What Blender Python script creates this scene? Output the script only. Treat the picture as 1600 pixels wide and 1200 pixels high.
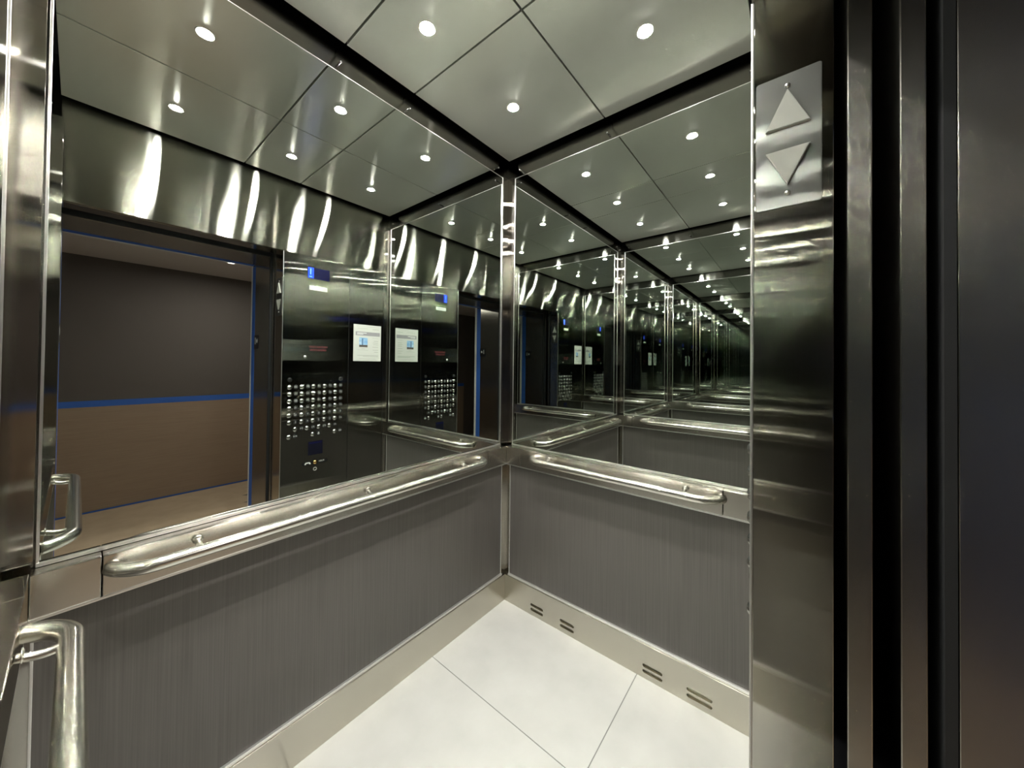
import bpy, bmesh, math, random
from mathutils import Vector, Matrix

# ------------------------------------------------------------------ clear
for o in list(bpy.data.objects):
    bpy.data.objects.remove(o, do_unlink=True)
SC = bpy.context.scene
COL = SC.collection

# ------------------------------------------------------------------ camera
# axes: +y runs at the rear mirror wall (left in the photo), +x at the right mirror wall
cam_data = bpy.data.cameras.new('camera')
cam = bpy.data.objects.new('camera', cam_data)
COL.objects.link(cam)
_r = Vector((0.628626, -0.777628, 0.011156))
_u = Vector((-0.016165, 0.001276, 0.999869))
_f = Vector((0.777540, 0.628724, 0.011768))
m4 = Matrix((( _r.x, _u.x, -_f.x, -1.5966), (_r.y, _u.y, -_f.y, -1.3281), (_r.z, _u.z, -_f.z, 1.3801), (0, 0, 0, 1)))
cam.matrix_world = m4
cam_data.sensor_fit = 'HORIZONTAL'
cam_data.sensor_width = 36.0
cam_data.lens = 36.0 * 549.44 / 1600.0
cam_data.shift_x = 0.0
cam_data.shift_y = -(600.0 - 562.51) / 1600.0
cam_data.clip_start = 0.01
SC.camera = cam

# ------------------------------------------------------------------ world, exposure
world = bpy.data.worlds.new('world')
world.use_nodes = True
world.node_tree.nodes['Background'].inputs[0].default_value = (0.5, 0.5, 0.52, 1)
world.node_tree.nodes['Background'].inputs[1].default_value = 0.02
SC.world = world
SC.view_settings.view_transform = 'Standard'
SC.view_settings.look = 'None'
SC.view_settings.gamma = 1.0
SC.view_settings.exposure = 0.45
SC.view_settings.use_curve_mapping = False
SC.cycles.max_bounces = 24
SC.cycles.glossy_bounces = 24
SC.cycles.diffuse_bounces = 5
SC.cycles.sample_clamp_indirect = 200.0
SC.cycles.blur_glossy = 0.335
SC.cycles.use_adaptive_sampling = False
SC.cycles.use_denoising = True

LAMP_STRENGTH = 2000.0        # the six downlight lenses of the cab
HALL_STRENGTH = 520.0         # the downlights of the hall outside

# ------------------------------------------------------------------ materials
def new_mat(name):
    m = bpy.data.materials.new(name); m.use_nodes = True
    nt = m.node_tree
    return m, nt, nt.nodes['Principled BSDF']

def plain(name, col, rough=0.5, metal=0.0, spec=0.5):
    m, nt, b = new_mat(name)
    b.inputs['Base Color'].default_value = (*col, 1)
    b.inputs['Roughness'].default_value = rough
    b.inputs['Metallic'].default_value = metal
    b.inputs['Specular IOR Level'].default_value = spec
    return m

def steel(name, tangent=None, rough=0.22, aniso=0.9, col=(0.60, 0.58, 0.53), wave=0.0, wave_scale=(3, 3, 3), grain=0.0, grain_scale=(1, 1, 1)):
    m, nt, b = new_mat(name)
    b.inputs['Base Color'].default_value = (*col, 1)
    b.inputs['Metallic'].default_value = 1.0
    b.inputs['Roughness'].default_value = rough
    if tangent:
        b.inputs['Anisotropic'].default_value = aniso
        t = nt.nodes.new('ShaderNodeCombineXYZ')
        for i in range(3): t.inputs[i].default_value = tangent[i]
        nt.links.new(t.outputs[0], b.inputs['Tangent'])
    geo = nt.nodes.new('ShaderNodeNewGeometry')
    if wave:
        mp = nt.nodes.new('ShaderNodeMapping'); mp.inputs['Scale'].default_value = wave_scale
        nz = nt.nodes.new('ShaderNodeTexNoise'); nz.inputs['Scale'].default_value = 1.0; nz.inputs['Detail'].default_value = 1.0
        bp = nt.nodes.new('ShaderNodeBump'); bp.inputs['Strength'].default_value = 1.0; bp.inputs['Distance'].default_value = wave
        nt.links.new(geo.outputs['Position'], mp.inputs[0]); nt.links.new(mp.outputs[0], nz.inputs['Vector'])
        nt.links.new(nz.outputs['Fac'], bp.inputs['Height']); nt.links.new(bp.outputs[0], b.inputs['Normal'])
    if grain:
        mp = nt.nodes.new('ShaderNodeMapping'); mp.inputs['Scale'].default_value = grain_scale
        nz = nt.nodes.new('ShaderNodeTexNoise'); nz.inputs['Scale'].default_value = 1.0; nz.inputs['Detail'].default_value = 3.0
        mr = nt.nodes.new('ShaderNodeMapRange')
        mr.inputs['To Min'].default_value = rough - grain; mr.inputs['To Max'].default_value = rough + grain
        nt.links.new(geo.outputs['Position'], mp.inputs[0]); nt.links.new(mp.outputs[0], nz.inputs['Vector'])
        nt.links.new(nz.outputs['Fac'], mr.inputs[0]); nt.links.new(mr.outputs[0], b.inputs['Roughness'])
    return m

def brushed(name, tangent, along, across, col, wave=0.0, wave_scale=(3, 3, 3), soft=0.0, soft_rough=0.5, dist='BECKMANN'):
    """brushed sheet metal: 'along' is the width of the highlight along the tangent, 'across' its width at right angles"""
    m, nt, b = new_mat(name)
    nt.nodes.remove(b)
    out = nt.nodes['Material Output']
    gl = nt.nodes.new('ShaderNodeBsdfAnisotropic')
    gl.distribution = dist
    al = math.sqrt(along * across)
    gl.inputs['Color'].default_value = (*col, 1)
    gl.inputs['Roughness'].default_value = math.sqrt(al)
    gl.inputs['Anisotropy'].default_value = -(1 - math.sqrt(across / along))
    t = nt.nodes.new('ShaderNodeCombineXYZ')
    for i in range(3): t.inputs[i].default_value = tangent[i]
    nt.links.new(t.outputs[0], gl.inputs['Tangent'])
    last = gl
    if soft:
        g2 = nt.nodes.new('ShaderNodeBsdfAnisotropic'); g2.distribution = 'GGX'
        g2.inputs['Color'].default_value = (*col, 1); g2.inputs['Roughness'].default_value = soft_rough
        mx = nt.nodes.new('ShaderNodeMixShader'); mx.inputs[0].default_value = soft
        nt.links.new(gl.outputs[0], mx.inputs[1]); nt.links.new(g2.outputs[0], mx.inputs[2]); last = mx
    nt.links.new(last.outputs[0], out.inputs['Surface'])
    if wave:
        geo = nt.nodes.new('ShaderNodeNewGeometry')
        mp = nt.nodes.new('ShaderNodeMapping'); mp.inputs['Scale'].default_value = wave_scale
        nz = nt.nodes.new('ShaderNodeTexNoise'); nz.inputs['Scale'].default_value = 1.0; nz.inputs['Detail'].default_value = 1.0
        bp = nt.nodes.new('ShaderNodeBump'); bp.inputs['Strength'].default_value = 1.0; bp.inputs['Distance'].default_value = wave
        nt.links.new(geo.outputs['Position'], mp.inputs[0]); nt.links.new(mp.outputs[0], nz.inputs['Vector'])
        nt.links.new(nz.outputs['Fac'], bp.inputs['Height']); nt.links.new(bp.outputs[0], gl.inputs['Normal'])
    return m

UP = (0.03, 0.02, 1.0)
ALX = (1.0, 0.03, 0.02)
ALY = (0.03, 1.0, 0.02)
M = {}
# brushed along the wall: highlights run up and down
M['steel_band'] = brushed('brushed_steel_band', UP, 0.14, 0.035, (0.60, 0.58, 0.53))
M['steel_kick'] = brushed('brushed_steel_kick', UP, 0.18, 0.035, (0.545, 0.52, 0.455))
M['steel_transom'] = brushed('brushed_steel_transom', UP, 0.14, 0.006, (0.42, 0.41, 0.37), 0.005, (3.4, 3.4, 1.3))
M['steel_fascia'] = brushed('brushed_steel_strip', UP, 0.07, 0.012, (0.30, 0.29, 0.27))
# brushed up and down: highlights run sideways
M['steel_front'] = brushed('brushed_steel_front', ALX, 0.065, 0.001, (0.37, 0.365, 0.34), 0.0012, (2.2, 2.2, 2.4))
M['steel_jamb'] = brushed('brushed_steel_jamb', ALY, 0.08, 0.0012, (0.54, 0.52, 0.47), 0.0012, (2.0, 2.0, 2.5))
M['steel_post'] = brushed('brushed_steel_post', (0.7, 0.7, 0.02), 0.09, 0.003, (0.50, 0.48, 0.44), 0.001, (2.0, 2.0, 3.0))
M['steel_landing'] = steel('dark_brushed_steel_landing', ALY, 0.25, 0.9, (0.36, 0.34, 0.31))
M['steel_plate'] = brushed('lantern_plate_steel', ALY, 0.12, 0.010, (0.26, 0.26, 0.245), 0.0015, (3, 5, 9), 0.45, 0.5)
# ceiling sheets: soft streaks run front to back
M['steel_ceiling'] = brushed('brushed_steel_ceiling', ALY, 0.20, 0.040, (0.87, 0.87, 0.80), 0.012, (3.0, 1.1, 1.0), 0.32, 0.65)
M['steel_tube'] = steel('satin_steel_tube', None, 0.24, 0, (0.68, 0.66, 0.60))
M['chrome'] = steel('polished_steel', None, 0.28, 0, (0.80, 0.79, 0.77))
M['edge_steel'] = steel('bright_edge_steel', None, 0.42, 0, (0.60, 0.585, 0.56))
M['stud_steel'] = steel('polished_stud_steel', None, 0.12, 0, (0.80, 0.80, 0.78))
M['bright_trim'] = steel('bright_aluminium_trim', None, 0.5, 0, (0.88, 0.87, 0.85))
M['button_steel'] = steel('satin_button_steel', None, 0.26, 0, (0.50, 0.50, 0.47))
M['mirror'] = steel('grey_tinted_mirror', None, 0.0, 0, (0.66, 0.695, 0.66))
M['black'] = plain('black_plastic', (0.008, 0.008, 0.009), 0.35)
M['dark'] = plain('dark_void_shade', (0.010, 0.010, 0.011), 0.7)  # near-black colour stands in for the darkness of shaft and ceiling void
M['white_text'] = plain('white_lettering', (0.80, 0.80, 0.78), 0.5)
M['numeral'] = plain('grey_white_numerals', (0.46, 0.46, 0.45), 0.6)
M['red_text'] = plain('red_lettering', (0.17, 0.022, 0.030), 0.6)
M['paper'] = plain('white_paper', (0.60, 0.60, 0.57), 0.7)
M['ink_grey'] = plain('grey_ink', (0.30, 0.29, 0.31), 0.7)
M['ink_light'] = plain('pale_grey_ink', (0.42, 0.43, 0.40), 0.7)
M['arrow_plastic'] = plain('frosted_white_plastic', (0.34, 0.34, 0.30), 0.5)
M['white_plate'] = plain('white_plate', (0.56, 0.57, 0.53), 0.4)
M['brass'] = plain('brass', (0.75, 0.48, 0.18), 0.22, 1.0)
M['blue_tape'] = plain('blue_masking_tape', (0.022, 0.105, 0.42), 0.65)
M['drywall'] = plain('pale_drywall', (0.66, 0.64, 0.62), 0.8)
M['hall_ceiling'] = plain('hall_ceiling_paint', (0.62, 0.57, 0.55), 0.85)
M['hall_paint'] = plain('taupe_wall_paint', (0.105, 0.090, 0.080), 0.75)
M['reflector'] = plain('warm_white_reflector', (0.07, 0.06, 0.04), 0.5)

def emit(name, col, s):
    m, nt, b = new_mat(name)
    b.inputs['Base Color'].default_value = (0.01, 0.01, 0.01, 1)
    b.inputs['Roughness'].default_value = 0.15
    b.inputs['Specular IOR Level'].default_value = 0.12
    b.inputs['Emission Color'].default_value = (*col, 1)
    b.inputs['Emission Strength'].default_value = s
    return m
M['lens'] = emit('downlight_lens', (1.0, 0.98, 0.93), LAMP_STRENGTH)
M['hall_lens'] = emit('hall_downlight_lens', (1.0, 0.93, 0.86), HALL_STRENGTH)
M['screen_blue'] = emit('dim_blue_screen', (0.006, 0.010, 0.30), 0.20)
M['screen_glow'] = emit('bright_blue_screen', (0.01, 0.05, 1.0), 3.0)
M['screen_digit'] = emit('pale_blue_digit', (0.12, 0.28, 1.0), 4.0)
M['screen_dark'] = emit('dark_screen', (0.004, 0.004, 0.03), 0.25)

def grain_mat(name, c1, c2, scale, rough, spec=0.5, detail=4.0, rvar=0.0):
    m, nt, b = new_mat(name)
    geo = nt.nodes.new('ShaderNodeNewGeometry')
    mp = nt.nodes.new('ShaderNodeMapping'); mp.inputs['Scale'].default_value = scale
    nz = nt.nodes.new('ShaderNodeTexNoise'); nz.inputs['Scale'].default_value = 1.0; nz.inputs['Detail'].default_value = detail
    rp = nt.nodes.new('ShaderNodeValToRGB')
    rp.color_ramp.elements[0].position = 0.30; rp.color_ramp.elements[0].color = (*c1, 1)
    rp.color_ramp.elements[1].position = 0.70; rp.color_ramp.elements[1].color = (*c2, 1)
    nt.links.new(geo.outputs['Position'], mp.inputs[0]); nt.links.new(mp.outputs[0], nz.inputs['Vector'])
    nt.links.new(nz.outputs['Fac'], rp.inputs[0]); nt.links.new(rp.outputs[0], b.inputs['Base Color'])
    b.inputs['Roughness'].default_value = rough
    b.inputs['Specular IOR Level'].default_value = spec
    return m
M['laminate'] = grain_mat('dark_grained_laminate', (0.096, 0.088, 0.080), (0.127, 0.117, 0.107), (260, 260, 2.5), 0.38)
M['tile'] = grain_mat('pale_stone_tile', (0.485, 0.485, 0.465), (0.535, 0.535, 0.515), (7, 7, 7), 0.22, 0.5, 6.0)
M['grout'] = plain('grey_grout', (0.20, 0.20, 0.19), 0.9)
M['cardboard'] = grain_mat('brown_cardboard', (0.27, 0.195, 0.14), (0.31, 0.225, 0.16), (4, 4, 120), 0.85, 0.2)
M['floor_paper'] = grain_mat('tan_floor_paper', (0.46, 0.35, 0.24), (0.52, 0.40, 0.28), (9, 9, 9), 0.85, 0.2)
M['photo_sky'] = grain_mat('printed_sky', (0.16, 0.36, 0.66), (0.42, 0.60, 0.80), (30, 30, 60), 0.5)
M['photo_tower'] = plain('printed_tower', (0.10, 0.20, 0.36), 0.5)
M['photo_ground'] = plain('printed_ground', (0.10, 0.085, 0.075), 0.5)

# ------------------------------------------------------------------ mesh helpers
def box(bm, x0, x1, y0, y1, z0, z1, bevel=0.0):
    b2 = bmesh.new()
    bmesh.ops.create_cube(b2, size=1.0)
    for v in b2.verts:
        v.co = Vector(((x0 + x1) / 2 + v.co.x * (x1 - x0), (y0 + y1) / 2 + v.co.y * (y1 - y0), (z0 + z1) / 2 + v.co.z * (z1 - z0)))
    if bevel:
        bmesh.ops.bevel(b2, geom=list(b2.edges), offset=bevel, segments=2, affect='EDGES', profile=0.5)
    merge(bm, b2)

def merge(bm, b2):
    me = bpy.data.meshes.new('tmp'); b2.to_mesh(me); b2.free()
    bm.from_mesh(me); bpy.data.meshes.remove(me)

def lathe(bm, prof, n=32, mat=None):
    """profile [(r, z)] turned about z, then moved by mat"""
    b2 = bmesh.new(); rings = []
    for r, z in prof:
        if r < 1e-6: rings.append([b2.verts.new((0, 0, z))])
        else: rings.append([b2.verts.new((r * math.cos(2 * math.pi * k / n), r * math.sin(2 * math.pi * k / n), z)) for k in range(n)])
    for a, b in zip(rings[:-1], rings[1:]):
        for k in range(n):
            k2 = (k + 1) % n
            if len(a) == 1 and len(b) == 1: continue
            if len(a) == 1: b2.faces.new((a[0], b[k], b[k2]))
            elif len(b) == 1: b2.faces.new((a[k], b[0], a[k2]))
            else: b2.faces.new((a[k], b[k], b[k2], a[k2]))
    bmesh.ops.recalc_face_normals(b2, faces=b2.faces)
    if mat is not None: bmesh.ops.transform(b2, matrix=mat, verts=b2.verts)
    for f in b2.faces: f.smooth = True
    merge(bm, b2)

def prism(bm, pts, mat, h, bevel=0.0):
    """2-D outline extruded from local z=0 to h, then moved by mat"""
    b2 = bmesh.new()
    lo = [b2.verts.new((x, y, 0)) for x, y in pts]; hi = [b2.verts.new((x, y, h)) for x, y in pts]
    b2.faces.new(lo[::-1]); b2.faces.new(hi)
    n = len(pts)
    for k in range(n): b2.faces.new((lo[k], lo[(k + 1) % n], hi[(k + 1) % n], hi[k]))
    bmesh.ops.recalc_face_normals(b2, faces=b2.faces)
    if bevel:
        es = [e for e in b2.edges if all(v.co.z > h * 0.5 for v in e.verts)]
        bmesh.ops.bevel(b2, geom=es, offset=bevel, segments=2, affect='EDGES')
    bmesh.ops.transform(b2, matrix=mat, verts=b2.verts)
    merge(bm, b2)

def tube(bm, path, r, n=16, caps=True):
    b2 = bmesh.new(); P = [Vector(p) for p in path]; rings = []
    up = None
    for i, p in enumerate(P):
        t = (P[min(i + 1, len(P) - 1)] - P[max(i - 1, 0)]).normalized()
        if up is None: up = Vector((0, 0, 1)) if abs(t.z) < 0.9 else Vector((1, 0, 0))
        s = t.cross(up).normalized(); up = s.cross(t).normalized()
        rings.append([b2.verts.new(p + r * (math.cos(2 * math.pi * k / n) * s + math.sin(2 * math.pi * k / n) * up)) for k in range(n)])
    for a, b in zip(rings[:-1], rings[1:]):
        for k in range(n):
            f = b2.faces.new((a[k], a[(k + 1) % n], b[(k + 1) % n], b[k])); f.smooth = True
    if caps: b2.faces.new(rings[0][::-1]); b2.faces.new(rings[-1])
    bmesh.ops.recalc_face_normals(b2, faces=b2.faces)
    merge(bm, b2)

def text_bm(bm, s, size, mat, h=0.0006, align='CENTER', spacing=1.0, linesp=1.0):
    cu = bpy.data.curves.new('txt', 'FONT'); cu.body = s; cu.size = size
    cu.align_x = align; cu.align_y = 'CENTER'; cu.extrude = h / 2; cu.space_character = spacing; cu.space_line = linesp
    o = bpy.data.objects.new('txt', cu); COL.objects.link(o)
    dg = bpy.context.evaluated_depsgraph_get()
    me = bpy.data.meshes.new_from_object(o.evaluated_get(dg))
    me.transform(Matrix.Translation((0, 0, h / 2))); me.transform(mat)
    bm.from_mesh(me)
    bpy.data.objects.remove(o, do_unlink=True); bpy.data.curves.remove(cu); bpy.data.meshes.remove(me)

def cut(bm, cutter):
    """bm minus cutter (exact boolean), in place"""
    def mk(b):
        me = bpy.data.meshes.new('t'); b.to_mesh(me); o = bpy.data.objects.new('t', me); COL.objects.link(o); return o
    a = mk(bm); c = mk(cutter)
    md = a.modifiers.new('b', 'BOOLEAN'); md.operation = 'DIFFERENCE'; md.solver = 'EXACT'; md.object = c
    dg = bpy.context.evaluated_depsgraph_get()
    me = bpy.data.meshes.new_from_object(a.evaluated_get(dg))
    bm.clear(); bm.from_mesh(me); cutter.free()
    for o in (a, c):
        d = o.data; bpy.data.objects.remove(o, do_unlink=True); bpy.data.meshes.remove(d)
    bpy.data.meshes.remove(me)

def root_of(o):
    while o.parent: o = o.parent
    return o

def obj(name, bm, mat, parent=None, local=False):
    """links bm (world coordinates, unless local) as ONE mesh object"""
    me = bpy.data.meshes.new(name)
    if parent is not None and not local:
        bmesh.ops.translate(bm, vec=-root_of(parent).location, verts=bm.verts)
    bm.to_mesh(me); bm.free()
    me.materials.append(M[mat])
    o = bpy.data.objects.new(name, me); COL.objects.link(o)
    if parent is not None: o.parent = parent
    return o

def tag(o, label, cat, group=None):
    o['label'] = label; o['category'] = cat
    if group: o['group'] = group
    return o

def thing(name, label, cat, loc, group=None):
    o = bpy.data.objects.new(name, None); COL.objects.link(o); o.location = loc
    o.empty_display_size = 0.05
    return tag(o, label, cat, group)

def struct(name, bm, mat):
    o = obj(name, bm, mat); o['kind'] = 'structure'; return o

def struct_empty(name, loc):
    o = bpy.data.objects.new(name, None); COL.objects.link(o); o.location = loc; o['kind'] = 'structure'; o.empty_display_size = 0.05
    return o

def B(*boxes, bevel=0.0):
    bm = bmesh.new()
    for b in boxes: box(bm, *b, bevel=bevel)
    return bm

def frame(origin, x, y, z):
    return Matrix(((x[0], y[0], z[0], origin[0]), (x[1], y[1], z[1], origin[1]), (x[2], y[2], z[2], origin[2]), (0, 0, 0, 1)))

# ------------------------------------------------------------------ dimensions (metres)
WL = -1.671          # proud face of the left wall;  right wall: 0;  rear wall: 0
SH = 0.034           # shell behind the panels
YF = -1.2566         # inner face of the front wall
H = 2.5765           # underside of the ceiling panels
ZT = 2.117           # top of the door opening
XJ = -0.748          # face of the door jamb
XO = -1.662          # face of the opposite jamb
YJ = -1.380          # outer edge of the car jambs
YL0, YL1 = -1.507, -1.900   # landing frame reveal
YW = -3.562          # far wall of the hall

# ------------------------------------------------------------------ setting: the cab
# floor: pale tiles with fine joints
bm = bmesh.new()
xs = [WL - SH, -1.123, -0.523, SH]; ys = [-1.300, -0.775, SH]
g = 0.0017
for i in range(3):
    for j in range(2):
        box(bm, xs[i] + (g if i else 0), xs[i + 1] - (g if i < 2 else 0), ys[j] + (g if j else 0), ys[j + 1] - (g if j < 1 else 0), -0.010, 0.0, bevel=0.0006)
floor = struct('floor', bm, 'tile')
gr = obj('grout', B((WL - SH, SH, -1.300, SH, -0.020, -0.0012)), 'grout', floor)

struct('wall_rear', B((WL - SH - 0.02, SH + 0.02, SH, SH + 0.02, 0, 2.78)), 'steel_fascia')
struct('wall_right', B((SH, SH + 0.02, YF, SH, 0, 2.78)), 'steel_fascia')
struct('wall_left', B((WL - SH - 0.02, WL - SH, YF, SH, 0, 2.78)), 'steel_fascia')
struct('wall_front', B((WL - SH, SH, YF - 0.02, YF, ZT, 2.78), bevel=0.0015), 'steel_transom')
struct('ceiling', B((WL - SH - 0.02, SH + 0.02, YF - 0.02, SH + 0.02, 2.78, 2.80)), 'dark')

# kick plates
struct('baseboard_rear', B((WL, 0, 0, SH, 0, 0.148), bevel=0.0012), 'steel_kick')
bm = B((0, SH, YF + 0.002, SH, 0, 0.148), bevel=0.0012)
cb = bmesh.new()
for y0, y1 in ((-0.270, -0.188), (-0.457, -0.377), (-0.884, -0.800), (-1.072, -0.979)):
    for zc in (0.056, 0.031):
        r = 0.0075; pts = []
        for k in range(9): a = math.pi / 2 - math.pi * k / 8; pts.append((y1 - r + r * math.cos(a), zc + r * math.sin(a)))
        for k in range(9): a = -math.pi / 2 - math.pi * k / 8; pts.append((y0 + r + r * math.cos(a), zc + r * math.sin(a)))
        prism(cb, pts, frame((-0.01, 0, 0), (0, 1, 0), (0, 0, 1), (1, 0, 0)), 0.022)
cut(bm, cb)
kr = struct('baseboard_right', bm, 'steel_kick')
struct('baseboard_left', B((WL - SH, WL, YF + 0.002, SH, 0, 0.148), bevel=0.0012), 'steel_kick')

# corner posts
n = 1
for cx, sx in ((SH, -1), (WL - SH, 1)):
    for cy, sy in ((SH, -1), (YF, 1)):
        bm = bmesh.new()
        w = 0.052; t = 0.003
        a, b = sorted((cx, cx + sx * w)); c, d = sorted((cy, cy + sy * t)); box(bm, a, b, c, d, 0.149, 2.50, bevel=0.0005)
        if sy < 0:
            a, b = sorted((cx, cx + sx * t)); c, d = sorted((cy + sy * t, cy + sy * w)); box(bm, a, b, c, d, 0.149, 2.50, bevel=0.0005)
        struct('trim_%d' % n, bm, 'steel_post'); n += 1

# ------------------------------------------------------------------ mirrors, lower panels, handrails: one builder for the three walls
def wall_frame(which):
    """(origin, along, inward): along runs from the rear right corner or towards the door"""
    if which == 'rear': return Vector((0, 0, 0)), Vector((-1, 0, 0)), Vector((0, -1, 0)), 1.671
    if which == 'right': return Vector((0, 0, 0)), Vector((0, -1, 0)), Vector((-1, 0, 0)), -YF
    return Vector((WL, 0, 0)), Vector((0, -1, 0)), Vector((1, 0, 0)), -YF

def wbox(bm, fr, s0, s1, d0, d1, z0, z1, bevel=0.0):
    """s along the wall, d into the room (negative: into the wall)"""
    o, al, inw, L = fr
    p = o + al * s0 + inw * d0; q = o + al * s1 + inw * d1
    x0, x1 = sorted((p.x, q.x)); y0, y1 = sorted((p.y, q.y))
    box(bm, x0, x1, y0, y1, z0, z1, bevel)

WT = {
 'rear': ('tall grey tinted mirror on the rear wall, left of the corner post', 'dark grained laminate panel below the rear handrail, left of the corner post', 'long steel handrail on the rear wall, running left from the corner'),
 'right': ('tall grey tinted mirror on the right wall, between corner post and door jamb', 'dark grained laminate panel on the right wall, above the vent slots', 'shorter steel handrail on the right wall, ending beside the door jamb'),
 'left': ('tall mirror on the left wall, facing the right wall mirror', 'dark laminate panel on the left wall, facing the vent slots', 'steel handrail on the left wall, seen only through the mirrors'),
}
def build_wall(which):
    fr = wall_frame(which); o, al, inw, L = fr
    s0 = 0.022; s1 = L - (0.022 if which == 'rear' else 0.020)
    # mirror
    base = o + al * (L / 2) + Vector((0, 0, 0.908)) - inw * 0.028
    t = thing('wall_mirror', WT[which][0], 'mirror', base)
    bm = bmesh.new(); wbox(bm, fr, s0 + 0.003, s1 - 0.003, -0.033, -0.028, 0.911, 2.484); obj('glass', bm, 'mirror', t)
    bm = bmesh.new(); e = 0.005
    wbox(bm, fr, s0, s1, -0.0335, -0.0262, 2.4835, 2.4865, 0.0006); wbox(bm, fr, s0, s1, -0.0335, -0.0235, 0.902, 0.911, 0.0010)
    wbox(bm, fr, s0, s0 + e, -0.0335, -0.0255, 0.911, 2.483, 0.0008); wbox(bm, fr, s1 - e, s1, -0.0335, -0.0255, 0.911, 2.483, 0.0008)
    obj('edge_trim', bm, 'chrome', t)
    studs = {'rear': (0.078, 0.680, 0.986, 1.592), 'right': (0.066, 0.607, 1.191), 'left': (0.066, 0.607, 1.191)}[which]
    for s in studs:
        bm = bmesh.new(); c = o + al * s + Vector((0, 0, 2.519))
        tube(bm, [c - inw * 0.034, c - inw * 0.0185, c - inw * 0.018], 0.0036, 12); lathe(bm, [(0, 0.0), (0.0052, 0.0), (0.0052, 0.004), (0.003, 0.0062), (0, 0.0062)], 12, Matrix.Translation(c - inw * 0.018) @ inw.to_track_quat('Z', 'Y').to_matrix().to_4x4())
        obj('stud', bm, 'stud_steel', t)
    # lower panel
    base = o + al * (L / 2) + Vector((0, 0, 0.149)) - inw * 0.016
    t = thing('wall_panel', WT[which][1], 'wall panel', base)
    bm = bmesh.new(); wbox(bm, fr, s0, s1, -0.033, -0.016, 0.150, 0.802); obj('laminate', bm, 'laminate', t)
    bm = bmesh.new()
    wbox(bm, fr, s0 - 0.004, s1 + 0.004, -0.033, -0.005, 0.1485, 0.1585, 0.0015)
    wbox(bm, fr, s0 - 0.004, s0 + 0.001, -0.033, -0.013, 0.157, 0.802, 0.001); wbox(bm, fr, s1 - 0.001, s1 + 0.004, -0.033, -0.013, 0.157, 0.802, 0.001)
    obj('edge_trim', bm, 'bright_trim', t)
    # handrail
    base = o + al * (L / 2) + Vector((0, 0, 0.797))
    t = thing('handrail', WT[which][2], 'handrail', base)
    e0, e1 = (0.172, 1.550) if which == 'rear' else (0.120, 1.108)
    zb, zt = 0.803, 0.901
    bm = bmesh.new(); wbox(bm, fr, e0 + 0.0008, e1 - 0.0008, -0.0235, 0.016, zb, zt, 0.0018); obj('back_plate', bm, 'steel_band', t)
    end = L - 0.016 if which == 'rear' else L - 0.004
    for a, b in ((0.016 if which == 'rear' else -0.0, e0 - 0.0008), (e1 + 0.0008, end)):
        bm = bmesh.new(); wbox(bm, fr, a, b, -0.0235, 0.0155, zb, zt, 0.0018); obj('end_plate', bm, 'steel_band', t)
    bm = bmesh.new(); wbox(bm, fr, 0.016 if which == 'rear' else 0.0, end, -0.0235, 0.0165 if which == 'rear' else 0.0155, 0.7965, zb, 0.001); obj('lower_lip', bm, 'chrome', t)
    # rail: straight tube whose ends curve back into the plate
    zr = 0.866; d = 0.076; R = 0.088; rr = 0.0168
    r0, r1 = (0.222, 1.535) if which == 'rear' else (0.207, 1.106)
    th = math.acos(1 - (d - 0.016) / R)
    path = []
    for k in range(13):
        a = th * (1 - k / 12)
        path.append(o + al * (r0 + R * math.sin(th) - R * math.sin(a)) + inw * (d - R + R * math.cos(a)) + Vector((0, 0, zr)))
    nseg = 8
    q0, q1 = r0 + R * math.sin(th), r1 - R * math.sin(th)
    for k in range(1, nseg): path.append(o + al * (q0 + (q1 - q0) * k / nseg) + inw * d + Vector((0, 0, zr)))
    for k in range(13):
        a = th * k / 12
        path.append(o + al * (q1 + R * math.sin(a)) + inw * (d - R + R * math.cos(a)) + Vector((0, 0, zr)))
    bm = bmesh.new(); tube(bm, path, rr, 24); obj('rail', bm, 'steel_tube', t)
    for s in {'rear': (0.365, 0.870, 1.375), 'right': (0.312, 0.975), 'left': (0.312, 0.975)}[which]:
        bm = bmesh.new(); c = o + al * s; P = []
        for k in range(13):
            u = k / 12; dd = 0.016 + (d - 0.016) * min(u * 1.25, 1.0)
            P.append(c + inw * dd + Vector((0, 0, 0.8785 - 0.0065 * math.sin(math.pi * min(u * 1.2, 1.0)) - 0.008 * u)))
        tube(bm, P[:11], 0.0076, 14)
        lathe(bm, [(0, 0), (0.0125, 0), (0.0120, 0.0015), (0.0085, 0.0035), (0, 0.0035)], 24, Matrix.Translation(c + inw * 0.0232 + Vector((0, 0, 0.8785))) @ inw.to_track_quat('Z', 'Y').to_matrix().to_4x4())
        obj('bracket', bm, 'steel_tube', t)
for w in ('rear', 'right', 'left'): build_wall(w)

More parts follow.
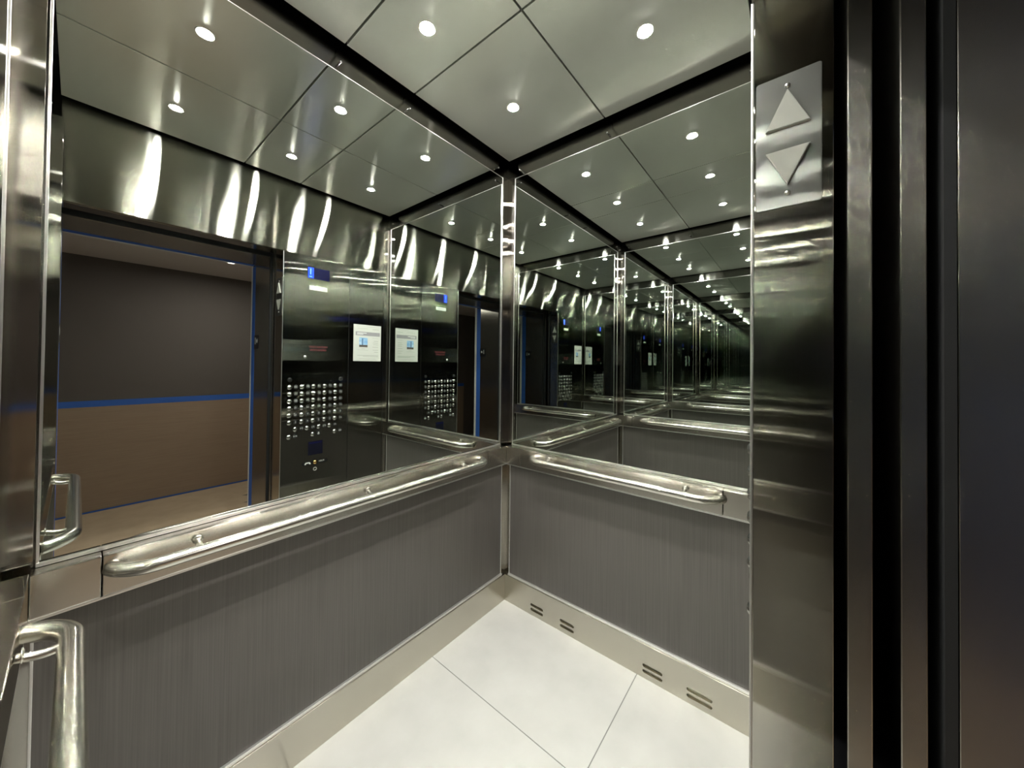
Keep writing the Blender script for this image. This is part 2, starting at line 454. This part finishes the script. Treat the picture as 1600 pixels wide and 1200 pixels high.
# ------------------------------------------------------------------ ceiling panels and downlights
X1, X2, X3 = -0.3375, -0.829, -1.3207
Y1, Y2 = -0.300, -0.906
px = [WL + 0.010, -0.9795, -0.6715, -0.010]; py = [-1.204, -0.605, -0.008]
lights = {(0, 0): (X3, Y2), (1, 0): (X2, Y2), (2, 0): (X1, Y2), (0, 1): (X3, Y1), (1, 1): (X2, Y1), (2, 1): (X1, Y1)}
PL = {(2, 1): 'brushed steel ceiling panel above the corner where both mirrors meet', (2, 0): 'brushed steel ceiling panel along the right mirror, next to the door side',
      (1, 1): 'narrow middle ceiling panel next to the rear mirror', (1, 0): 'narrow middle ceiling panel on the door side, away from the rear mirror',
      (0, 1): 'wide ceiling panel at the far left end of the rear mirror', (0, 0): 'wide ceiling panel above the left wall, on the door side'}
LL = {(2, 1): 'round recessed downlight nearest the corner where both mirrors meet', (2, 0): 'round recessed downlight in the panel along the right mirror, near the door',
      (1, 1): 'round recessed downlight in the narrow middle panel, nearer the rear mirror', (1, 0): 'round recessed downlight in the narrow middle panel, nearer the door',
      (0, 1): 'round recessed downlight of the left panel, nearer the rear mirror', (0, 0): 'round recessed downlight of the left panel, nearer the door'}
g = 0.0036
for (i, j), (lx, ly) in lights.items():
    a, b = px[i] + (g if i else 0), px[i + 1] - (g if i < 2 else 0)
    c, d = py[j] + (g if j else 0), py[j + 1] - (g if j < 1 else 0)
    t = thing('ceiling_panel', PL[(i, j)], 'ceiling panel', ((a + b) / 2, (c + d) / 2, H), 'brushed steel ceiling panels')
    bm = B((a, b, c, d, H, H + 0.018), bevel=0.0008)
    cb = bmesh.new(); lathe(cb, [(0, -0.02), (0.0262, -0.02), (0.0262, 0.05), (0, 0.05)], 48, Matrix.Translation((lx, ly, H)))
    cut(bm, cb)
    obj('sheet', bm, 'steel_ceiling', t)

proto = thing('downlight', 'x', 'downlight', (0, 0, H), 'recessed downlights in the cab ceiling')
bm = bmesh.new(); lathe(bm, [(0.0262, 0.002), (0.0262, -0.0016), (0.0290, -0.0016), (0.0298, -0.0002), (0.0298, 0.0)], 40); obj('trim_ring', bm, 'steel_tube', proto, True)
bm = bmesh.new(); lathe(bm, [(0.0262, 0.0004), (0.0186, 0.0012), (0.0184, 0.012), (0, 0.012)], 40); obj('reflector', bm, 'reflector', proto, True)
bm = bmesh.new(); lathe(bm, [(0.0183, 0.0008), (0.0165, -0.0008), (0.0130, -0.0022), (0.0070, -0.0034), (0, -0.0038)], 40); obj('lens', bm, 'lens', proto, True)
first = True
for key, (lx, ly) in lights.items():
    if first: r = proto; first = False
    else:
        r = proto.copy(); COL.objects.link(r)
        for ch in list(proto.children):
            c = ch.copy(); COL.objects.link(c); c.parent = r
    r.location = (lx, ly, H); r['label'] = LL[key]

# ------------------------------------------------------------------ car entrance: jambs, sill, header, retracted doors
d1 = struct_empty('door_1', (XJ - 0.45, YJ, 0))
obj('jamb', B((XJ, -0.690, YJ, YF - 0.0047, 0, ZT), bevel=0.0008), 'steel_jamb', d1)
obj('jamb', B((XO - 0.06, XO, YJ, YF - 0.0005, 0, ZT), bevel=0.002), 'steel_jamb', d1)
obj('header', B((XO, XJ, YJ, YF - 0.021, ZT - 0.001, ZT + 0.06), bevel=0.001), 'steel_jamb', d1)
obj('sill', B((XO, XJ, -1.405, -1.3005, -0.02, -0.001)), 'steel_tube', d1)
obj('car_door', B((XJ + 0.008, 0.16, -1.430, -1.398, 0.01, ZT + 0.03), bevel=0.002), 'steel_landing', d1)
obj('landing_door', B((XJ + 0.010, 0.16, -1.492, -1.462, 0.01, ZT + 0.03), bevel=0.002), 'steel_landing', d1)

# shaft behind the doors: dark boxes that block light at the gaps
struct('wall_shaft', B((0.20, 0.22, -1.507, YF - 0.03, 0, 2.78), (-2.62, -2.60, -1.507, YF - 0.03, 0, 2.78), (XJ, 0.20, -1.520, -1.507, 0, 2.78), (-2.60, XO, -1.520, -1.507, 0, 2.78),
                       (XO, XJ, -1.520, -1.507, ZT + 0.004, 2.78), (-0.02, 0.20, YF - 0.03, YF - 0.022, 0, 2.78), (-2.60, XO - 0.07, YF - 0.03, YF - 0.022, 0, 2.78), (-2.62, 0.22, -1.520, YF - 0.02, 2.78, 2.80)), 'dark')

# landing frame
d2 = struct_empty('door_2', (XJ - 0.45, YL1, 0))
obj('jamb', B((XJ, XJ + 0.05, YL1, -1.521, 0, ZT), bevel=0.0015), 'steel_landing', d2)
obj('jamb', B((XO - 0.05, XO, YL1, -1.521, 0, ZT), bevel=0.0015), 'steel_landing', d2)
obj('header', B((XO - 0.05, XJ + 0.05, YL1, -1.521, ZT + 0.0005, ZT + 0.08), bevel=0.0015), 'steel_landing', d2)
obj('sill', B((XO, XJ, -1.521, -1.440, -0.02, -0.001)), 'steel_tube', d2)

# ------------------------------------------------------------------ hall outside
HX0, HX1, HZ = -3.4, 1.6, 2.308
struct('floor_hall', B((HX0, HX1, YW, -1.521, -0.03, -0.004)), 'grout')
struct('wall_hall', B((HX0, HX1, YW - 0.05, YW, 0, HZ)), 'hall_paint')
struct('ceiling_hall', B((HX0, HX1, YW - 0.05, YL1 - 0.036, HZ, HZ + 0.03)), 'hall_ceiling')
struct('wall_landing', B((XJ + 0.0008, HX1, YL1 - 0.035, YL1, 0, HZ), (HX0, XO - 0.0008, YL1 - 0.035, YL1, 0, HZ), (XO - 0.0008, XJ + 0.0008, YL1 - 0.035, YL1, ZT + 0.001, HZ)), 'drywall')  # pale edge at the reveal paints the light caught on the frame's return
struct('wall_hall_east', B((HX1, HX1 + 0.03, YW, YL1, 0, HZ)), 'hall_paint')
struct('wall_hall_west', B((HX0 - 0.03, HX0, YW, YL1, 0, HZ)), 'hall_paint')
tag(obj('protective_board', B((HX0 + 0.4, HX1 - 0.4, YW + 0.0002, YW + 0.006, 0.012, 0.985), bevel=0.001), 'cardboard'), 'brown cardboard sheet covering the lower half of the hall wall', 'protective board')
tag(obj('floor_paper', B((-2.4, 0.6, YW + 0.012, -1.60, -0.004, -0.0015)), 'floor_paper'), 'tan protective paper laid on the hall floor outside the door', 'floor covering')
fp = bpy.data.objects['floor_paper']
for (cx, cy, s) in ((-0.448, -3.05, 1.0), (-0.505, -2.82, 0.8)):
    bm = bmesh.new()
    pts = [(-0.06, 0.00), (-0.01, 0.05), (0.05, 0.04), (0.09, -0.01), (0.06, -0.07), (0.03, -0.03), (0.00, -0.05), (-0.02, 0.00)]
    prism(bm, [(x * s, y * s) for x, y in pts], Matrix.Translation((cx, cy, -0.0015)), 0.0006)
    obj('printed_mark', bm, 'black', fp)

def tape(name, boxes, label):
    return tag(obj(name, B(*boxes), 'blue_tape'), label, 'tape', 'blue masking tape')
tape('masking_tape', [(XJ - 0.0006, XJ - 0.0001, YL1 + 0.001, YL1 + 0.070, 0.0, ZT - 0.01)], 'vertical blue masking tape on the landing door frame, beside the control panel side')
tape('masking_tape', [(XO + 0.0001, XO + 0.0006, YL1 + 0.001, YL1 + 0.070, 0.0, ZT - 0.01)], 'vertical blue masking tape on the opposite landing door frame')
tape('masking_tape', [(XO + 0.002, XJ - 0.002, YL1 + 0.001, YL1 + 0.060, ZT - 0.0004, ZT + 0.0001)], 'blue masking tape along the underside of the landing door header')
tape('masking_tape', [(HX0 + 0.4, HX1 - 0.4, YW + 0.0062, YW + 0.0068, 0.952, 1.008)], 'horizontal blue masking tape on the hall wall, topping the cardboard')
tape('masking_tape', [(HX0 + 0.4, HX1 - 0.4, YW + 0.0005, YW + 0.012, 0.0, 0.011)], 'thin blue masking tape along the foot of the hall wall')

hl = thing('hall_downlight', 'bright round downlight in the hall ceiling outside the door', 'downlight', (-0.695, -2.733, HZ))
bm = bmesh.new(); lathe(bm, [(0.045, 0.0), (0.045, -0.004), (0.058, -0.003), (0.060, 0.0)], 32); obj('trim_ring', bm, 'drywall', hl, True)
bm = bmesh.new(); lathe(bm, [(0.0448, -0.001), (0.0, -0.002)], 32); obj('lens', bm, 'hall_lens', hl, True)

# ------------------------------------------------------------------ control panel and plain return panel on the front wall
FY = YF + 0.0            # face of the plates
cp = thing('control_panel', 'tall brushed steel car control panel with rows of round floor buttons', 'control panel', ((XJ - 0.304) / 2, YF, 0))
obj('face_plate', B((XJ + 0.0031, -0.3048, FY - 0.003, FY, 0.004, ZT - 0.001), bevel=0.0009), 'steel_front', cp)
obj('edge_strip', B((XJ - 0.0004, XJ + 0.0029, FY - 0.0045, FY + 0.0004, 0.004, ZT - 0.001), bevel=0.0012), 'edge_steel', cp)
rp = thing('return_panel', 'plain brushed steel wall panel beside the control panel, behind the notice', 'wall panel', (-0.16, YF, 0))
obj('face_plate', B((-0.3012, -0.0195, FY - 0.003, FY, 0.004, ZT - 0.001), bevel=0.0009), 'steel_front', rp)
struct('wall_front_backing', B((-0.689, SH, YF - 0.020, YF - 0.0035, 0, ZT)), 'dark')

def fm(x, z, d=0.0):     # frame on the front wall, seen from inside: local x runs to the viewer's right (-x)
    return frame((x, FY + d, z), (-1, 0, 0), (0, 0, 1), (0, 1, 0))

# position display
bm = B((-0.598, -0.453, FY, FY + 0.0012, 1.964, 2.043)); disp = obj('display', bm, 'screen_blue', cp)
disp['label'] = 'dark blue lit floor display'
obj('lit_field', B((-0.596, -0.560, FY + 0.0012, FY + 0.0016, 1.967, 2.040)), 'screen_glow', disp)
bm = bmesh.new(); text_bm(bm, '1', 0.060, fm(-0.580, 2.010, 0.0016), 0.0004); box(bm, -0.589, -0.571, FY + 0.0016, FY + 0.0020, 1.974, 1.980)
obj('digit', bm, 'screen_digit', disp)
obj('capacity_plate', B((-0.587, -0.466, FY, FY + 0.0014, 1.884, 1.916), bevel=0.0005), 'white_plate', cp)
# service cabinet door
sd = obj('service_door', B((-0.634, -0.423, FY, FY + 0.0009, 1.300, 1.505), bevel=0.0004), 'steel_front', cp)
bm = bmesh.new(); text_bm(bm, "FIREFIGHTERS'\nOPERATION", 0.0200, fm(-0.521, 1.474, 0.0009), 0.0004, spacing=0.98, linesp=1.05); obj('lettering', bm, 'red_text', sd)
bm = bmesh.new(); lathe(bm, [(0, 0.006), (0.0035, 0.006), (0.004, 0.0045), (0.0085, 0.004), (0.0095, 0.0)], 24, fm(-0.607, 1.415, 0.0009)); obj('lock', bm, 'chrome', sd)
obj('lower_door', B((-0.640, -0.420, FY, FY + 0.0007, 0.30, 0.604), bevel=0.0003), 'steel_front', cp)
# round speaker holes
for x in (-0.698, -0.358):
    bm = bmesh.new(); lathe(bm, [(0, 0.0016), (0.0125, 0.0016), (0.0140, 0.0)], 24, fm(x, 1.257)); obj('speaker_hole', bm, 'black', cp)
# buttons
bmb = bmesh.new(); lathe(bmb, [(0, 0.0095), (0.005, 0.0092), (0.009, 0.0078), (0.0122, 0.0050), (0.0132, 0.0032), (0.0150, 0.0030), (0.0155, 0.0)], 28, frame((0, 0, 0), (-1, 0, 0), (0, 0, 1), (0, 1, 0)))
bml = bmesh.new(); lathe(bml, [(0, 0.0012), (0.0142, 0.0012), (0.0150, 0.0)], 28, frame((0, 0, 0), (-1, 0, 0), (0, 0, 1), (0, 1, 0)))
bproto = lproto = None
def put(proto, name, bmm, mat, x, z):
    loc = Vector((x, FY, z)) - cp.location
    if proto is None:
        o = obj(name, bmm, mat, cp, True)
    else:
        o = proto.copy(); COL.objects.link(o); o.parent = cp
    o.location = loc
    return o
def star(bm, x, z, r):
    pts = [((r if k % 2 == 0 else r * 0.42) * math.sin(math.pi * k / 5), (r if k % 2 == 0 else r * 0.42) * math.cos(math.pi * k / 5)) for k in range(10)]
    prism(bm, pts, fm(x, z, 0.0012), 0.0005)
def sign_on(plate, x, z, s, kind='text'):
    bm = bmesh.new()
    if kind == 'text': text_bm(bm, s, 0.0185 if len(s) < 3 else 0.015, fm(x, z, 0.0012), 0.0005)
    elif kind == 'star1':
        star(bm, x + 0.0055, z, 0.0062); text_bm(bm, '1', 0.0185, fm(x - 0.005, z, 0.0012), 0.0005)
    elif kind == 'bell':
        prism(bm, [(-0.0085, -0.006), (0.0085, -0.006), (0.005, -0.001), (0.004, 0.006), (0, 0.009), (-0.004, 0.006), (-0.005, -0.001)], fm(x, z, 0.0012), 0.0005)
        prism(bm, [(-0.0025, -0.007), (0.0025, -0.007), (0.0025, -0.0095), (-0.0025, -0.0095)], fm(x, z, 0.0012), 0.0005)
    elif kind == 'open':
        for sgn in (-1, 1): prism(bm, [(sgn * 0.0025, -0.0065), (sgn * 0.0025, 0.0065), (sgn * 0.0115, 0.0)], fm(x, z, 0.0012), 0.0005)
        prism(bm, [(-0.0008, -0.0065), (0.0008, -0.0065), (0.0008, 0.0065), (-0.0008, 0.0065)], fm(x, z, 0.0012), 0.0005)
    elif kind == 'close':
        for sgn in (-1, 1): prism(bm, [(sgn * 0.011, -0.0065), (sgn * 0.011, 0.0065), (sgn * 0.002, 0.0)], fm(x, z, 0.0012), 0.0005)
        prism(bm, [(-0.0008, -0.0065), (0.0008, -0.0065), (0.0008, 0.0065), (-0.0008, 0.0065)], fm(x, z, 0.0012), 0.0005)
    me = bpy.data.meshes.new('numeral')
    bmesh.ops.translate(bm, vec=-Vector((x, FY, z)), verts=bm.verts)
    bm.to_mesh(me); bm.free(); me.materials.append(M['numeral'])
    o = bpy.data.objects.new('numeral', me); COL.objects.link(o); o.parent = plate
cols = [-0.698, -0.622, -0.548, -0.472, -0.397]; rows = [1.207, 1.160, 1.112, 1.064, 1.017, 0.969]
spots = []
for r, z in enumerate(rows):
    for c, x in enumerate(cols):
        num = 30 - 5 * r - c
        spots.append((x, z, x + 0.0390, z + 0.002, str(num) if num > 1 else '', 'text' if num > 1 else 'star1'))
for x, s in ((-0.660, 'P4'), (-0.586, 'P3'), (-0.509, 'P2'), (-0.435, 'P1')): spots.append((x, 0.921, x + 0.0385, 0.923, s, 'text'))
spots += [(-0.548, 0.873, -0.5095, 0.876, '', 'bell'), (-0.397, 0.873, -0.3585, 0.876, '', 'open'), (-0.698, 0.873, -0.6595, 0.875, '', 'close')]
for x, z, lx, lz, s, kind in spots:
    o = put(bproto, 'button', bmb, 'button_steel', x, z)
    if bproto is None: bproto = o
    pl = put(lproto, 'number_plate', bml, 'black', lx, lz)
    if lproto is None: lproto = pl
    sign_on(pl, lx, lz, s, kind)
# text screen, phone plate
sc = obj('text_screen', B((-0.577, -0.480, FY, FY + 0.0012, 0.728, 0.823)), 'screen_dark', cp)
obj('lit_line', B((-0.570, -0.488, FY + 0.0012, FY + 0.0014, 0.808, 0.814)), 'screen_blue', sc)
pts = []
for k in range(9): a = math.pi / 2 - math.pi * k / 8; pts.append((0.072 + 0.0125 * math.cos(a), 0.0125 * math.sin(a)))
for k in range(9): a = -math.pi / 2 - math.pi * k / 8; pts.append((-0.072 + 0.0125 * math.cos(a), 0.0125 * math.sin(a)))
bm = bmesh.new(); prism(bm, pts, fm(-0.5295, 0.674), 0.0012); pp = obj('phone_plate', bm, 'black', cp)
bm = bmesh.new(); prism(bm, [(-0.019, -0.008), (-0.011, -0.008), (-0.010, -0.001), (0.010, -0.001), (0.011, -0.008), (0.019, -0.008), (0.019, 0.000), (0.011, 0.007), (-0.011, 0.007), (-0.019, 0.000)], fm(-0.578, 0.674, 0.0012), 0.0005); obj('handset_symbol', bm, 'white_text', pp)
bm = bmesh.new(); text_bm(bm, 'PUSH', 0.0150, fm(-0.486, 0.676, 0.0012), 0.0005); obj('lettering', bm, 'white_text', pp)
bm = bmesh.new(); lathe(bm, [(0, 0.007), (0.007, 0.0062), (0.0105, 0.0035), (0.0130, 0.003), (0.0135, 0.0)], 28, fm(-0.529, 0.674, 0.0012)); b_ = obj('phone_button', bm, 'brass', cp); b_['label'] = 'brass coloured phone button'
bm = bmesh.new(); lathe(bm, [(0.0075, 0.0), (0.0078, 0.002), (0.0125, 0.002), (0.0130, 0.0)], 28, fm(-0.529, 0.627)); obj('key_ring', bm, 'chrome', cp)

# notice sheet
ns = thing('notice', 'white printed notice sheet taped to the plain steel panel beside the controls', 'notice', (-0.152, FY, 1.391))
NX0, NX1, NZ0, NZ1 = -0.267, -0.0385, 1.391, 1.676
sh = obj('sheet', B((NX0, NX1, FY, FY + 0.0008, NZ0, NZ1)), 'paper', ns)
def on_sheet(name, mat, rects, parent=ns, d=0.0008):     # rects in sheet fractions seen by a reader: u from his left, v from the top
    bm = bmesh.new()
    for u0, u1, v0, v1 in rects:
        box(bm, NX1 - u1 * (NX1 - NX0), NX1 - u0 * (NX1 - NX0), FY + d, FY + d + 0.0002, NZ1 - v1 * (NZ1 - NZ0), NZ1 - v0 * (NZ1 - NZ0))
    return obj(name, bm, mat, parent)
on_sheet('heading_bar', 'ink_grey', [(0.045, 0.93, 0.195, 0.300)])
on_sheet('heading_text', 'white_text', [(0.54, 0.88, 0.222, 0.238), (0.66, 0.88, 0.256, 0.270)], d=0.0010)
ph = on_sheet('photograph', 'photo_sky', [(0.50, 0.80, 0.355, 0.615)])
on_sheet('tower', 'photo_tower', [(0.66, 0.71, 0.375, 0.56)], ph, 0.0010)
on_sheet('ground', 'photo_ground', [(0.50, 0.80, 0.555, 0.615)], ph, 0.0011)
random.seed(3)
lines = [(0.08, 0.90, 0.045, 0.052), (0.08, 0.32, 0.105, 0.120), (0.50, 0.86, 0.100, 0.108), (0.10, 0.33, 0.35, 0.358), (0.47, 0.86, 0.695, 0.702), (0.60, 0.72, 0.655, 0.668)]
for v in (0.43, 0.48, 0.53, 0.60, 0.68, 0.74): lines.append((0.10, 0.25 + 0.10 * random.random(), v, v + 0.014))
lines += [(0.10, 0.86, 0.835, 0.850), (0.10, 0.66, 0.862, 0.875), (0.20, 0.80, 0.935, 0.945)]
on_sheet('text_lines', 'ink_light', lines)

# ------------------------------------------------------------------ lantern on the jamb
la = thing('arrow_lantern', 'steel hall lantern plate with two pale triangular arrows on the door jamb', 'lantern', (XJ, -1.3145, 1.687))
LX = XJ
def jm(y, z, d=0.0):     # frame on the jamb facing -x: local x runs to -y
    return frame((LX - d, y, z), (0, -1, 0), (0, 0, 1), (-1, 0, 0))
bm = bmesh.new(); w, h = 0.0495, 0.1275; c = 0.003
prism(bm, [(-w + c, -h), (w - c, -h), (w, -h + c), (w, h - c), (w - c, h), (-w + c, h), (-w, h - c), (-w, -h + c)], jm(-1.3145, 1.8145), 0.0030, 0.0008); obj('plate', bm, 'steel_plate', la)
bm = bmesh.new(); prism(bm, [(-0.0335, -0.036), (0.0335, -0.036), (0, 0.036)], jm(-1.3145, 1.8735, 0.003), 0.007, 0.0012); a_ = obj('arrow', bm, 'arrow_plastic', la); a_['label'] = 'upward pointing arrow'
bm = bmesh.new(); prism(bm, [(-0.0335, 0.034), (0, -0.034), (0.0335, 0.034)], jm(-1.3145, 1.7610, 0.003), 0.007, 0.0012); a_ = obj('arrow', bm, 'arrow_plastic', la); a_['label'] = 'downward pointing arrow'
for z in (1.919, 1.7125):
    bm = bmesh.new(); lathe(bm, [(0, 0.0036), (0.002, 0.0034), (0.0038, 0.0022), (0.0046, 0.0)], 20, jm(-1.3145, z, 0.003)); obj('screw', bm, 'chrome', la)

# floor number plates on the landing frame
def level_plate(face, sgn, label):
    t = thing('level_plate', label, 'floor number plate', (face, -1.785, 1.525), 'floor number plates')
    F = frame((face, -1.785, 1.525), (0, sgn, 0), (0, 0, 1), (sgn, 0, 0))
    bm = bmesh.new(); prism(bm, [(-0.046, -0.052), (0.046, -0.052), (0.050, -0.048), (0.050, 0.048), (0.046, 0.052), (-0.046, 0.052), (-0.050, 0.048), (-0.050, -0.048)], F, 0.002, 0.0005); obj('plate', bm, 'black', t)
    bm = bmesh.new(); text_bm(bm, '1', 0.075, F @ Matrix.Translation((0.018, 0.006, 0.002)), 0.0008)
    pts = [((0.019 if k % 2 == 0 else 0.008) * math.sin(math.pi * k / 5), (0.019 if k % 2 == 0 else 0.008) * math.cos(math.pi * k / 5)) for k in range(10)]
    prism(bm, pts, F @ Matrix.Translation((-0.019, 0.008, 0.002)), 0.0008); obj('numeral', bm, 'white_text', t)
level_plate(XJ, -1, 'black floor number plate on the landing frame, beside the control panel side')
level_plate(XO, 1, 'black floor number plate on the opposite side of the landing frame')
